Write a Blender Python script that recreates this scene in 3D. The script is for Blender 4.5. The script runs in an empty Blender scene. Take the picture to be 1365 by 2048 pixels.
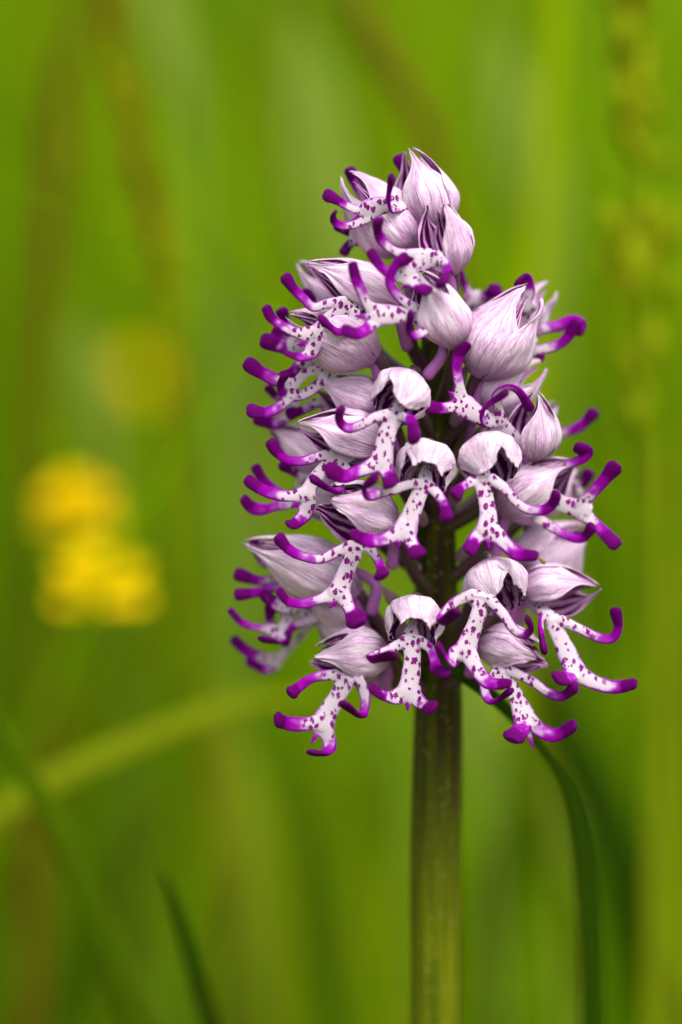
import bpy, bmesh, math, random
import numpy as np
from mathutils import Vector, noise

# ------------------------------------------------------------------ camera, sky, sun
scene = bpy.context.scene
col = scene.collection
K = 1 / 18000.0                 # metres per photograph pixel in the plane of the orchid stem
D0 = 0.416                      # camera to that plane along the optical axis
PITCH = math.radians(8.0)
CX, CY = 682.5, 1024.0
STEM_X = 872.0
H0 = 0.30                       # height of the stem point seen at mid frame
FWD = np.array([0, math.cos(PITCH), -math.sin(PITCH)])
UP = np.array([0, math.sin(PITCH), math.cos(PITCH)])
RIGHT = np.array([1.0, 0, 0])
CAM = np.array([0, 0, H0]) - D0 * FWD - (STEM_X - CX) * K * RIGHT

cam_data = bpy.data.cameras.new('camera')
cam = bpy.data.objects.new('camera', cam_data)
col.objects.link(cam)
cam.location = CAM
cam.rotation_euler = (math.pi / 2 - PITCH, 0, 0)
cam_data.sensor_fit = 'VERTICAL'
cam_data.sensor_height = 36
cam_data.sensor_width = 24
cam_data.lens = 36 * D0 / (2048 * K) 
cam_data.clip_start = 0.01
cam_data.clip_end = 500
cam_data.dof.use_dof = True
cam_data.dof.focus_distance = D0 - 185 * K
cam_data.dof.aperture_fstop = cam_data.lens / 25.0
scene.camera = cam

SUN_EL, SUN_AZ = math.radians(58), math.radians(150)   # azimuth clockwise from +Y (away from the camera)
world = bpy.data.worlds.new('World')
scene.world = world
world.use_nodes = True
wn, wl = world.node_tree.nodes, world.node_tree.links
bg = wn['Background']
sky = wn.new('ShaderNodeTexSky')
sky.sky_type = 'NISHITA'
sky.sun_disc = False
sky.sun_elevation = SUN_EL
sky.sun_rotation = SUN_AZ
sky.dust_density = 4.0
hs = wn.new('ShaderNodeHueSaturation')
hs.inputs['Saturation'].default_value = 0.35
wl.new(sky.outputs[0], hs.inputs['Color'])
wl.new(hs.outputs[0], bg.inputs[0])
bg.inputs[1].default_value = 0.15
sd = bpy.data.lights.new('sun', 'SUN')
sd.energy = 1.5
sd.angle = math.radians(25)
sd.color = (1.0, 0.96, 0.9)
sun = bpy.data.objects.new('sun', sd)
col.objects.link(sun)
sdir = Vector((math.sin(SUN_AZ) * math.cos(SUN_EL), math.cos(SUN_AZ) * math.cos(SUN_EL), math.sin(SUN_EL)))
sun.rotation_euler = sdir.to_track_quat('Z', 'Y').to_euler()
sun.location = (0, 0, 3)
scene.view_settings.view_transform = 'Standard'
scene.view_settings.look = 'None'
scene.view_settings.gamma = 1
scene.view_settings.exposure = 1.2
scene.cycles.use_denoising = True
scene.cycles.max_bounces = 8
scene.cycles.diffuse_bounces = 5
scene.cycles.transmission_bounces = 6

random.seed(7)
rng = np.random.default_rng(11)

# ------------------------------------------------------------------ space helpers
def U(p):
    """photo pixel x, y and z = pixels of depth towards the camera from the stem -> world metres"""
    p = np.atleast_2d(np.asarray(p, float))
    v = (CY - p[:, 1]) * K / D0
    h = (p[:, 0] - CX) * K / D0
    yw = -p[:, 2] * K
    d = (yw - CAM[1]) / (math.cos(PITCH) + v * math.sin(PITCH))
    return CAM + d[:, None] * (FWD + h[:, None] * RIGHT + v[:, None] * UP)

def smooth(a, b, x):
    t = np.clip((x - a) / (b - a), 0, 1)
    return t * t * (3 - 2 * t)

def spline(pts, step=4.0):
    """Catmull-Rom through rows of any width, resampled evenly over the first three columns"""
    P = np.asarray(pts, float)
    if len(P) == 2:
        P = np.vstack([P[0], (P[0] + P[1]) / 2, P[1]])
    Q = np.vstack([2 * P[0] - P[1], P, 2 * P[-1] - P[-2]])
    out = []
    for i in range(1, len(Q) - 2):
        a, b, c, d = Q[i - 1], Q[i], Q[i + 1], Q[i + 2]
        t = np.linspace(0, 1, 12, endpoint=False)[:, None]
        out.append(0.5 * (2 * b + (c - a) * t + (2 * a - 5 * b + 4 * c - d) * t ** 2 + (3 * b - a - 3 * c + d) * t ** 3))
    S = np.vstack(out + [P[-1:]])
    L = np.concatenate([[0], np.cumsum(np.linalg.norm(np.diff(S[:, :3], axis=0), axis=1))])
    n = max(5, int(L[-1] / step) + 1)
    q = np.linspace(0, L[-1], n)
    return np.stack([np.interp(q, L, S[:, j]) for j in range(S.shape[1])], 1)

def frames(C, facing):
    T = np.gradient(C, axis=0)
    T /= np.linalg.norm(T, axis=1)[:, None] + 1e-12
    n = np.asarray(facing, float)
    N = np.zeros_like(C)
    for i in range(len(C)):
        n = n - T[i] * np.dot(n, T[i])
        l = np.linalg.norm(n)
        if l < 1e-4:
            n = np.array([0.0, -1, 0.1]); n = n - T[i] * np.dot(n, T[i]); l = np.linalg.norm(n)
        n = n / l
        N[i] = n
    return T, N, np.cross(T, N)

def sweep(C, hw, th, facing, seg=12, cap=0.5, lobes=0.0):
    """closed tube with elliptical section along centres C -> verts, faces"""
    T, N, S = frames(C, facing)
    n = len(C)
    ang = np.arange(seg) * 2 * math.pi / seg
    V = []
    for (i, f, off) in [(0, .55, -.75), (0, .85, -.45)] + [(i, 1, 0) for i in range(n)] + [(n - 1, .88, .45), (n - 1, .6, .8)]:
        c = C[i] + T[i] * off * hw[i] * cap
        rr = 1 + lobes * np.cos(ang * 6)
        V.append(c + (S[i] * (np.cos(ang) * rr)[:, None] * hw[i] * f) + (N[i] * (np.sin(ang) * rr)[:, None] * th[i] * f))
    V = np.vstack(V)
    R = n + 4
    F = [(r * seg + k, r * seg + (k + 1) % seg, (r + 1) * seg + (k + 1) % seg, (r + 1) * seg + k) for r in range(R - 1) for k in range(seg)]
    F.append(tuple(range(seg - 1, -1, -1)))
    F.append(tuple((R - 1) * seg + k for k in range(seg)))
    return V, F

# ------------------------------------------------------------------ object helpers
def link(o, parent=None):
    col.objects.link(o)
    if parent is not None:
        o.parent = parent
    return o

def mesh_obj(name, V, F, mats, parent=None, origin=None, shade=True, fix=True, mi=None):
    """world verts -> object with its own origin (relative to the parent's world place)"""
    V = np.asarray(V, float)
    o_w = np.asarray(origin, float) if origin is not None else V.mean(0)
    me = bpy.data.meshes.new(name)
    me.from_pydata((V - o_w).tolist(), [], F)
    if mi is not None:
        me.polygons.foreach_set('material_index', np.asarray(mi, dtype=np.int32))
    if fix:
        bm = bmesh.new(); bm.from_mesh(me)
        bmesh.ops.recalc_face_normals(bm, faces=bm.faces)
        bm.to_mesh(me); bm.free()
    for m in (mats if isinstance(mats, (list, tuple)) else [mats]):
        me.materials.append(m)
    if shade:
        me.polygons.foreach_set('use_smooth', [True] * len(me.polygons))
    o = bpy.data.objects.new(name, me)
    link(o, parent)
    place(o, o_w, parent)
    return o

def place(o, w, parent):
    w = Vector([float(c) for c in w])
    o['_w'] = list(w)
    o.location = w - Vector(parent['_w']) if parent is not None else w

def empty(name, w):
    o = bpy.data.objects.new(name, None)
    o.empty_display_size = 0.01
    link(o); place(o, w, None)
    return o

def tag(o, label=None, cat=None, group=None, kind=None):
    for k, v in (('label', label), ('category', cat), ('group', group), ('kind', kind)):
        if v:
            o[k] = v
    return o

def attr(me, name, typ, data):
    a = me.attributes.new(name, typ, 'POINT')
    a.data.foreach_set({'FLOAT': 'value', 'FLOAT_VECTOR': 'vector', 'FLOAT_COLOR': 'color'}[typ], np.asarray(data, np.float32).ravel())

# ------------------------------------------------------------------ materials
class NT:
    def __init__(self, name):
        self.m = bpy.data.materials.new(name); self.m.use_nodes = True
        self.n = self.m.node_tree.nodes; self.l = self.m.node_tree.links
        self.p = self.n['Principled BSDF']; self.out = self.n['Material Output']
    def new(self, t, **kw):
        nd = self.n.new(t)
        for k, v in kw.items():
            if k in nd.inputs: self.put(nd.inputs[k], v)
            else: setattr(nd, k, v)
        return nd
    def put(self, sock, v):
        if hasattr(v, 'is_output') : self.l.new(v, sock)
        else: sock.default_value = v
    def math(self, op, a, b=0.0, clamp=False):
        nd = self.n.new('ShaderNodeMath'); nd.operation = op; nd.use_clamp = clamp
        self.put(nd.inputs[0], a); self.put(nd.inputs[1], b)
        return nd.outputs[0]
    def ramp(self, f, a, b):
        nd = self.n.new('ShaderNodeMapRange'); nd.interpolation_type = 'SMOOTHSTEP'
        self.put(nd.inputs[0], f); self.put(nd.inputs[1], a); self.put(nd.inputs[2], b)
        return nd.outputs[0]
    def mix(self, f, a, b):
        nd = self.n.new('ShaderNodeMix'); nd.data_type = 'RGBA'
        self.put(nd.inputs[0], f); self.put(nd.inputs[6], a); self.put(nd.inputs[7], b)
        return nd.outputs[2]
    def attr(self, name):
        nd = self.n.new('ShaderNodeAttribute'); nd.attribute_name = name
        return nd
    def scaled(self, vec, s):
        nd = self.n.new('ShaderNodeVectorMath'); nd.operation = 'MULTIPLY'
        self.put(nd.inputs[0], vec); nd.inputs[1].default_value = s
        return nd.outputs[0]
    def obj(self, s):
        return self.scaled(self.n.new('ShaderNodeTexCoord').outputs['Object'], (s, s, s))
    def noise(self, vec, scale, detail=2.0, rough=0.5, dist=0.0):
        nd = self.new('ShaderNodeTexNoise', Scale=scale, Detail=detail, Roughness=rough, Distortion=dist)
        self.put(nd.inputs['Vector'], vec)
        return nd.outputs[0]
    def bump(self, h, strength, dist):
        nd = self.new('ShaderNodeBump', Strength=strength, Distance=dist)
        self.put(nd.inputs['Height'], h)
        self.put(self.p.inputs['Normal'], nd.outputs[0])
        return nd.outputs[0]
    def leafy(self, color, amount, rough=0.5, spec=0.3, normal=None):
        """principled surface that also lets light through"""
        self.put(self.p.inputs['Base Color'], color)
        self.p.inputs['Roughness'].default_value = rough
        self.p.inputs['Specular IOR Level'].default_value = spec
        tr = self.n.new('ShaderNodeBsdfTranslucent'); self.put(tr.inputs[0], color)
        if normal is not None: self.put(tr.inputs['Normal'], normal)
        mx = self.n.new('ShaderNodeMixShader'); mx.inputs[0].default_value = amount
        self.l.new(self.p.outputs[0], mx.inputs[1]); self.l.new(tr.outputs[0], mx.inputs[2])
        self.l.new(mx.outputs[0], self.out.inputs[0])
        return self.m

def rgb(r, g, b): return (r, g, b, 1.0)

def mat_sepal_outer():
    t = NT('sepal_outside')
    uv = t.attr('uvs').outputs['Vector']
    sep = t.new('ShaderNodeSeparateXYZ'); t.put(sep.inputs[0], uv)
    u, v = sep.outputs[0], sep.outputs[1]
    wob = t.noise(t.scaled(uv, (3, 3, 1)), 1.0, 2)
    vv = t.math('ADD', v, t.math('MULTIPLY', t.math('SUBTRACT', wob, 0.5), 0.16))
    vein = t.math('ABSOLUTE', t.math('SINE', t.math('MULTIPLY', vv, 8.5)))
    vein = t.math('SUBTRACT', 1.0, t.ramp(vein, 0.0, 0.16))
    streak = t.noise(t.scaled(uv, (8, 26, 1)), 1.0, 5, 0.72)
    blot = t.noise(t.scaled(uv, (2.2, 3.5, 1)), 1.0, 3, 0.6)
    f = t.math('MULTIPLY', t.ramp(streak, 0.34, 0.62), t.ramp(blot, 0.24, 0.60))
    c = t.mix(t.math('MULTIPLY', f, t.math('SUBTRACT', 0.95, t.math('MULTIPLY', t.attr('tone').outputs['Fac'], 0.4))), rgb(.90, .755, .855), rgb(.50, .165, .46))
    c = t.mix(t.math('MULTIPLY', t.math('MULTIPLY', vein, t.ramp(blot, .2, .55)), 0.42), c, rgb(.42, .15, .38))
    base = t.math('SUBTRACT', 1.0, t.ramp(u, 0.0, 0.42))
    c = t.mix(t.math('MULTIPLY', base, 0.72), c, rgb(.40, .14, .38))
    fine = t.noise(t.obj(1000), 3.2, 2)
    h = t.math('ADD', t.math('MULTIPLY', streak, 0.8), t.math('ADD', t.math('MULTIPLY', fine, 0.35), t.math('MULTIPLY', vein, 0.55)))
    nb = t.bump(h, 0.75, 0.00026)
    return t.leafy(c, 0.25, 0.6, 0.18, nb)

def mat_sepal_inner():
    t = NT('sepal_inside')
    uv = t.attr('uvs').outputs['Vector']
    sep = t.new('ShaderNodeSeparateXYZ'); t.put(sep.inputs[0], uv)
    u, v = sep.outputs[0], sep.outputs[1]
    wob = t.noise(t.scaled(uv, (4, 4, 1)), 1.0, 2)
    vv = t.math('ADD', v, t.math('MULTIPLY', t.math('SUBTRACT', wob, 0.5), 0.22))
    s = t.math('SINE', t.math('MULTIPLY', vv, 13.0))
    brk = t.noise(t.scaled(uv, (7, 18, 1)), 1.0, 3, 0.6)
    f = t.ramp(t.math('ADD', s, t.math('MULTIPLY', t.math('SUBTRACT', brk, 0.5), 2.6)), -0.75, 0.05)
    rim = t.ramp(t.math('ABSOLUTE', v), 0.80, 0.95)
    f = t.math('MULTIPLY', f, t.math('SUBTRACT', 1.0, rim))
    f = t.math('MULTIPLY', f, t.ramp(u, 0.12, 0.3))
    c = t.mix(f, rgb(.60, .32, .56), rgb(.085, .001, .08))
    return t.leafy(c, 0.15, 0.6, 0.06)

def mat_lip():
    t = NT('lip_petal')
    colr = t.attr('tint').outputs['Color']
    mask = t.attr('spot').outputs['Fac']
    oc = t.obj(1000)
    warp = t.new('ShaderNodeTexNoise', Scale=2.6, Detail=2.0); t.put(warp.inputs['Vector'], oc)
    wv = t.new('ShaderNodeVectorMath', operation='MULTIPLY_ADD')
    t.put(wv.inputs[0], warp.outputs['Color']); wv.inputs[1].default_value = (.55, .55, .75); t.put(wv.inputs[2], oc)
    vo = t.new('ShaderNodeTexVoronoi', feature='F1', Scale=1.6, Randomness=0.95)
    sq = t.scaled(wv.outputs[0], (1.0, 0.9, 0.72)); t.put(vo.inputs['Vector'], sq)
    sepc = t.new('ShaderNodeSeparateColor'); t.put(sepc.inputs[0], vo.outputs['Color'])
    rad = t.math('ADD', 0.23, t.math('MULTIPLY', sepc.outputs[0], 0.26))
    d = t.math('SUBTRACT', vo.outputs['Distance'], rad)
    sp = t.math('SUBTRACT', 1.0, t.ramp(d, -0.035, 0.03))
    fine = t.noise(oc, 11.0, 2)
    sp = t.math('MULTIPLY', t.math('MULTIPLY', sp, mask), t.ramp(fine, 0.22, 0.42))
    c = t.mix(sp, colr, rgb(.17, .001, .15))
    h = t.math('ADD', t.math('MULTIPLY', t.noise(oc, 9.0, 3, 0.65), 0.9), t.math('MULTIPLY', sp, 0.5))
    nb = t.bump(h, 0.7, 0.00013)
    return t.leafy(c, 0.15, 0.6, 0.04, nb)

def mat_spur():
    t = NT('spur_skin')
    n = t.noise(t.obj(1000), 0.7, 3)
    c = t.mix(n, rgb(.30, .07, .30), rgb(.46, .16, .44))
    return t.leafy(c, 0.3, 0.45, 0.3)

def mat_ovary():
    t = NT('ovary_skin')
    n = t.noise(t.scaled(t.n.new('ShaderNodeTexCoord').outputs['Object'], (900, 900, 350)), 0.8, 4)
    c = t.mix(t.ramp(n, 0.38, 0.62), rgb(.045, .04, .012), rgb(.075, .018, .045))
    return t.leafy(c, 0.08, 0.4, 0.4)

def mat_stem():
    t = NT('stem_skin')
    tc = t.n.new('ShaderNodeTexCoord').outputs['Object']
    sep = t.new('ShaderNodeSeparateXYZ'); t.put(sep.inputs[0], tc)
    z = sep.outputs[2]
    st = t.noise(t.scaled(tc, (1500, 1500, 40)), 1.0, 5, 0.7)
    up = t.ramp(t.math('ADD', z, t.math('MULTIPLY', t.math('SUBTRACT', st, 0.5), 0.03)), H0 - 0.050, H0 - 0.022)
    g = t.mix(t.ramp(st, 0.42, 0.58), rgb(.050, .070, .001), rgb(.11, .125, .0015))
    pu = t.mix(t.ramp(st, 0.42, 0.6), rgb(.036, .042, .002), rgb(.020, .010, .004))
    c = t.mix(up, g, pu)
    vo = t.new('ShaderNodeTexVoronoi', feature='F1', Scale=1.0); t.put(vo.inputs['Vector'], t.scaled(tc, (1100, 1100, 800)))
    dots = t.math('SUBTRACT', 1.0, t.ramp(vo.outputs['Distance'], 0.12, 0.24))
    c = t.mix(t.math('MULTIPLY', dots, 0.32), c, rgb(.24, .24, .07))
    t.bump(t.math('ADD', st, t.math('MULTIPLY', dots, 0.4)), 0.4, 0.0003)
    return t.leafy(c, 0.05, 0.5, 0.06)

def mat_blade(name, c1, c2, trans=0.45, rough=0.65, vcol=False):
    t = NT(name)
    tc = t.n.new('ShaderNodeTexCoord').outputs['Object']
    n = t.noise(t.scaled(tc, (60, 60, 12)), 1.0, 3)
    c = t.mix(n, rgb(*c1), rgb(*c2))
    if vcol:
        c = t.attr('tint').outputs['Color']
    return t.leafy(c, trans, rough, 0.03)

def mat_column():
    t = NT('column_skin')
    n = t.noise(t.obj(1000), 1.2, 3)
    return t.leafy(t.mix(n, rgb(.30, .24, .10), rgb(.36, .14, .24)), .2, .5, .3)
M_COL = mat_column()
M_OUT, M_IN, M_LIP, M_SPUR, M_OV, M_STEM = mat_sepal_outer(), mat_sepal_inner(), mat_lip(), mat_spur(), mat_ovary(), mat_stem()

# ------------------------------------------------------------------ ground and meadow
def mat_ground():
    t = NT('meadow_soil')
    tc = t.n.new('ShaderNodeTexCoord').outputs['Object']
    n = t.noise(tc, 9.0, 5, 0.65); n2 = t.noise(tc, 1.3, 3)
    c = t.mix(t.ramp(n, 0.35, 0.65), rgb(.05, .075, .006), rgb(.10, .13, .010))
    c = t.mix(t.math('MULTIPLY', t.ramp(n2, 0.45, 0.7), 0.5), c, rgb(.07, .06, .02))
    t.put(t.p.inputs['Base Color'], c); t.p.inputs['Roughness'].default_value = 0.95
    t.bump(n, 0.6, 0.02)
    return t.m

gn = 60
gx = np.sign(np.linspace(-1, 1, gn)) * np.abs(np.linspace(-1, 1, gn)) ** 3 * 200
GX, GY = np.meshgrid(gx, gx)
def ground_z(x, y):
    r = np.hypot(x, y)
    return 0.02 * np.sin(x * 1.7) * np.cos(y * 1.3) * smooth(0.5, 2, r) + 0.3 * np.sin(x * .11 + 1) * np.sin(y * .09) * smooth(8, 40, r)
GV = np.stack([GX.ravel(), GY.ravel(), ground_z(GX, GY).ravel()], 1)
GF = [(j * gn + i, j * gn + i + 1, (j + 1) * gn + i + 1, (j + 1) * gn + i) for j in range(gn - 1) for i in range(gn - 1)]
g = mesh_obj('ground', GV, GF, mat_ground(), origin=(0, 0, 0), fix=False)
tag(g, 'grassy meadow soil under the orchid', 'ground', kind='structure')

def blades_mesh(X, Y, Hh, W, lean, az, tint, rows=7, curl=None):
    """numpy strips for many blades at once"""
    n = len(X)
    t = np.linspace(0, 1, rows)[None, :]
    if curl is None: curl = np.full(n, 2.0)
    bend = lean[:, None] * Hh[:, None] * t ** curl[:, None]
    zz = Hh[:, None] * (t - 0.25 * np.clip(lean, 0, 1.5)[:, None] * t ** 3)
    cx = X[:, None] + np.cos(az)[:, None] * bend
    cy = Y[:, None] + np.sin(az)[:, None] * bend
    cz = ground_z(X, Y)[:, None] + zz - 0.01
    wa = az + math.pi / 2 + rng.normal(0, .5, n)
    w = W[:, None] * np.clip(1.05 - t ** 2.2, 0.03, 1) * np.clip(0.55 + t * 1.6, 0, 1) / 2
    dx, dy = np.cos(wa)[:, None] * w, np.sin(wa)[:, None] * w
    Lf = np.stack([cx - dx, cy - dy, cz], -1); Rt = np.stack([cx + dx, cy + dy, cz], -1)
    V = np.stack([Lf, Rt], 2).reshape(-1, 3)
    b = (np.arange(n) * rows * 2)[:, None] + (np.arange(rows - 1) * 2)[None, :]
    b = b.ravel()
    F = np.stack([b, b + 1, b + 3, b + 2], 1)
    tc = np.repeat(tint, rows * 2, axis=0)
    return V, F, tc

def fast_mesh(name, V, F, mat, tint):
    me = bpy.data.meshes.new(name)
    me.vertices.add(len(V)); me.vertices.foreach_set('co', V.astype(np.float32).ravel())
    me.loops.add(F.size); me.loops.foreach_set('vertex_index', F.astype(np.int32).ravel())
    me.polygons.add(len(F)); me.polygons.foreach_set('loop_start', np.arange(0, F.size, 4, dtype=np.int32))
    me.update(calc_edges=True)
    attr(me, 'tint', 'FLOAT_COLOR', np.hstack([tint, np.ones((len(tint), 1))]))
    me.materials.append(mat)
    o = bpy.data.objects.new(name, me); link(o); o['_w'] = [0, 0, 0]
    return o

M_GRASS = mat_blade('grass_blade_mixed', (1, 1, 1), (1, 1, 1), 0.5, 0.7, vcol=True)
PAL = np.array([[.135, .275, .0002], [.195, .330, .0002], [.075, .180, .0003], [.265, .350, .0003], [.18, .20, .002], [.17, .29, .010]])
PW = np.array([.30, .28, .17, .14, .06, .05])
def meadow(n, y0, y1, power, h0, h1, w0, w1, spread, name, label):
    y = y0 + (y1 - y0) * rng.random(n) ** power
    x = rng.uniform(-1, 1, n) * (0.22 + spread * y)
    Hh = rng.uniform(h0, h1, n) * (1 + 0.10 * np.sin(x * 3 + y * 2))
    W = rng.uniform(w0, w1, n)
    lean = np.abs(rng.normal(0.22, 0.34, n)).clip(0, .75); az = rng.uniform(0, 2 * math.pi, n)
    patch = np.array([noise.noise(Vector((a * 5, b * 2.5, 3))) for a, b in zip(x, y)])
    idx = rng.choice(len(PAL), n, p=PW)
    tint = PAL[idx] * (1 + 0.28 * rng.normal(0, 1, (n, 1)).clip(-1.5, 1.5)) * (1 + 0.6 * patch[:, None])
    V, F, tc = blades_mesh(x, y, Hh, W, lean, az, tint.clip(0.001, .5))
    o = fast_mesh(name, V, F, M_GRASS, tc)
    return tag(o, label, 'grass', kind='stuff')
meadow(260, 0.13, 0.50, 1.0, 0.22, 0.48, 0.003, 0.008, 0.42, 'meadow_grass', 'scattered soft grass blades just behind the orchid')
meadow(2600, 0.42, 1.6, 1.2, 0.20, 0.44, 0.004, 0.009, 0.42, 'meadow_grass', 'soft green meadow grass close behind the orchid')
meadow(9000, 1.4, 7.0, 1.3, 0.34, 0.62, 0.006, 0.012, 0.42, 'meadow_grass', 'far bright green meadow grass filling the background')
meadow(5000, 0.35, 3.0, 1.0, 0.05, 0.16, 0.004, 0.010, 0.50, 'meadow_grass', 'short undergrowth of green grass on the meadow floor')

# ------------------------------------------------------------------ the orchid
ORIGIN = np.array([0, 0, 0.0])
orchid = empty('orchid', ORIGIN)
tag(orchid, 'tall purple and white orchid spike of monkey-shaped flowers on a thick green stem', 'orchid')

def view(x0, y0, s):
    def f(*pts):
        return [(x0 + p[0] / s, y0 + p[1] / s) + tuple(p[2:]) for p in pts]
    return f
vA, vB = view(620, 270, 3.4125), view(470, 480, 3.4125)
vC, vE = view(820, 520, 3.0333), view(460, 780, 3.4125)
vG, vH = view(760, 800, 2.73), view(440, 1040, 3.4125)
vJ, vK = view(720, 1080, 2.3947), view(740, 1060, 6.0227)

HW = {'body': (19, 17.5, 26), 'arm': (12, 10.5, 12.5), 'leg': (18, 14.5, 17.5), 'tail': (8, 6, 3)}
ZD = {'body': (0, 14), 'arm': (2, 26), 'leg': (14, 34), 'tail': (14, 20)}

def limb_path(kind, pts, z0, scale=1.0):
    """(x, y[, dz[, hw]]) -> evenly sampled rows x, y, z, hw"""
    n = len(pts)
    a, b, c = HW[kind]
    za, zb = ZD[kind]
    rows = []
    for i, p in enumerate(pts):
        t = i / (n - 1)
        w = (a * (1 - t) * (1 - 2 * t) if t < .5 else 0) + 4 * b * t * (1 - t) + (c * t * (2 * t - 1) if t > .5 else 0)
        w = a + (b - a) * t * 2 if t < .5 else b + (c - b) * (t - .5) * 2
        dz = za + (zb - za) * t + (p[2] * (1.5 if p[2] > 0 else 1) if len(p) > 2 else 0)
        rows.append((p[0], p[1], z0 + dz, (p[3] if len(p) > 3 else w) * scale))
    return spline(rows, 4.0)

WHITE, LILAC, VIOLET, DARK = np.array([.54, .44, .515]), np.array([.33, .05, .385]), np.array([.215, .0002, .24]), np.array([.058, .0001, .052])

def build_lip(flower, z0, root, facing, parts, deep):
    Vs, Fs, off = [], [], 0
    S = []                                  # per sample: pos, hw, side, normal, dist to tip, length, kind
    kinds = {'body': 0, 'arm': 1, 'leg': 2, 'tail': 3}
    for kind, pts in parts:
        P = limb_path(kind, pts, z0)
        if kind == 'body':
            P = np.vstack([np.array([[*root, 10.0]]), np.array([[*(0.5 * np.array(root) + 0.5 * P[0, :3]), 12.0]]), P])
            P = spline(P, 4.0)
        C, hw = P[:, :3], P[:, 3].copy()
        if kind in ('arm', 'leg'):          # flared, slightly uneven end
            d = np.arange(len(C))[::-1] * 4.0
            hw *= 1 + 0.14 * np.exp(-(d / 16) ** 2)
        hw *= 1 + .13 * np.array([noise.noise(Vector(c) * .035) for c in C])
        th = hw * {'body': .28, 'arm': .42, 'leg': .31, 'tail': .6}[kind]
        if kind in ('arm', 'leg'):
            d = np.arange(len(C))[::-1] * 4.0
            th = th * (1 + 0.35 * np.exp(-(d / 30) ** 2))
        V, F = sweep(C, hw, th, facing, 14, 0.85)
        Vs.append(V); Fs += [tuple(i + off for i in f) for f in F]; off += len(V)
        T, N, Sd = frames(C, facing)
        ln = 4.0 * len(C)
        rj = random.uniform(.72, 1.18)
        for i in range(len(C)):
            S.append(np.concatenate([C[i], [hw[i]], Sd[i], N[i], [(len(C) - 1 - i) * 4.0, ln, kinds[kind], rj]]))
    S = np.array(S)
    me = bpy.data.meshes.new('tmp')
    me.from_pydata(np.vstack(Vs).tolist(), [], Fs)
    bm = bmesh.new(); bm.from_mesh(me); bmesh.ops.recalc_face_normals(bm, faces=bm.faces); bm.to_mesh(me); bm.free()
    ob = bpy.data.objects.new('tmp', me); col.objects.link(ob)
    r = ob.modifiers.new('r', 'REMESH'); r.mode = 'VOXEL'; r.voxel_size = 2.1
    s = ob.modifiers.new('s', 'SMOOTH'); s.factor = 0.5; s.iterations = 5
    dg = bpy.context.evaluated_depsgraph_get()
    me2 = bpy.data.meshes.new_from_object(ob.evaluated_get(dg))
    bpy.data.objects.remove(ob); bpy.data.meshes.remove(me)
    n = len(me2.vertices)
    V = np.empty(n * 3, np.float32); me2.vertices.foreach_get('co', V); V = V.reshape(-1, 3).astype(float)
    NV = np.empty(n * 3, np.float32); me2.vertex_normals.foreach_get('vector', NV); NV = NV.reshape(-1, 3).astype(float)
    # nearest centreline sample, measured in widths
    dist = np.linalg.norm(V[:, None, :] - S[None, :, :3], axis=2) / S[None, :, 3]
    near = dist.argmin(1)
    q = S[near]
    lat = np.abs(np.einsum('ij,ij->i', V - q[:, :3], q[:, 4:7])) / q[:, 3]
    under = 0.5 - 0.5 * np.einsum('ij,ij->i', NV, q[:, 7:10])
    dt, ln, kd = q[:, 10], q[:, 11], q[:, 12]
    limb = ((kd == 1) | (kd == 2)).astype(float)
    jit = np.array([noise.noise(Vector(v) * 0.07) for v in V])
    reach = np.minimum(np.where(kd == 1, 108, 92), ln * .80) * q[:, 13]
    viol = smooth(reach, reach * .32, dt + jit * 26) * limb + (kd == 3) * smooth(32, 8, dt)
    edge = smooth(.58, .93, lat + jit * .15)
    near_tip = smooth(ln * 1.0, ln * .45, dt) * limb
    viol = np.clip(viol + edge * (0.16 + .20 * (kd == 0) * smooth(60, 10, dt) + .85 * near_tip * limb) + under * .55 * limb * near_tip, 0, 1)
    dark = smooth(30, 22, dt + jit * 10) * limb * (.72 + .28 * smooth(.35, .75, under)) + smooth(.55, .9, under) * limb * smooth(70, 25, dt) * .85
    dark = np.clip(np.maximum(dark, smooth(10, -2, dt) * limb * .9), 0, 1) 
    c = WHITE + (LILAC - WHITE) * smooth(0, .55, viol)[:, None]
    c = c + (VIOLET - c) * smooth(.35, 1, viol)[:, None]
    c = c + (DARK - c) * (dark * deep)[:, None]
    spot = (1 - smooth(.25, .6, viol)) * smooth(.72, .35, under) * np.where(limb > 0, smooth(ln * .35, ln * .6, dt), 1.0)
    spot[kd == 3] = 0
    attr(me2, 'tint', 'FLOAT_COLOR', np.hstack([c, np.ones((n, 1))]))
    attr(me2, 'spot', 'FLOAT', spot)
    W = U(V)
    o_w = np.array(flower['_w'])
    me2.vertices.foreach_set('co', (W - o_w).astype(np.float32).ravel())
    me2.update()
    bm = bmesh.new(); bm.from_mesh(me2); bmesh.ops.recalc_face_normals(bm, faces=bm.faces); bm.to_mesh(me2); bm.free()
    me2.polygons.foreach_set('use_smooth', [True] * len(me2.polygons))
    me2.name = 'lip'
    me2.materials.clear(); me2.materials.append(M_LIP)
    o = bpy.data.objects.new('lip', me2)
    link(o, flower); place(o, o_w, flower)
    return o

def nrm(v):
    v = np.asarray(v, float); return v / (np.linalg.norm(v) + 1e-9)

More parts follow.
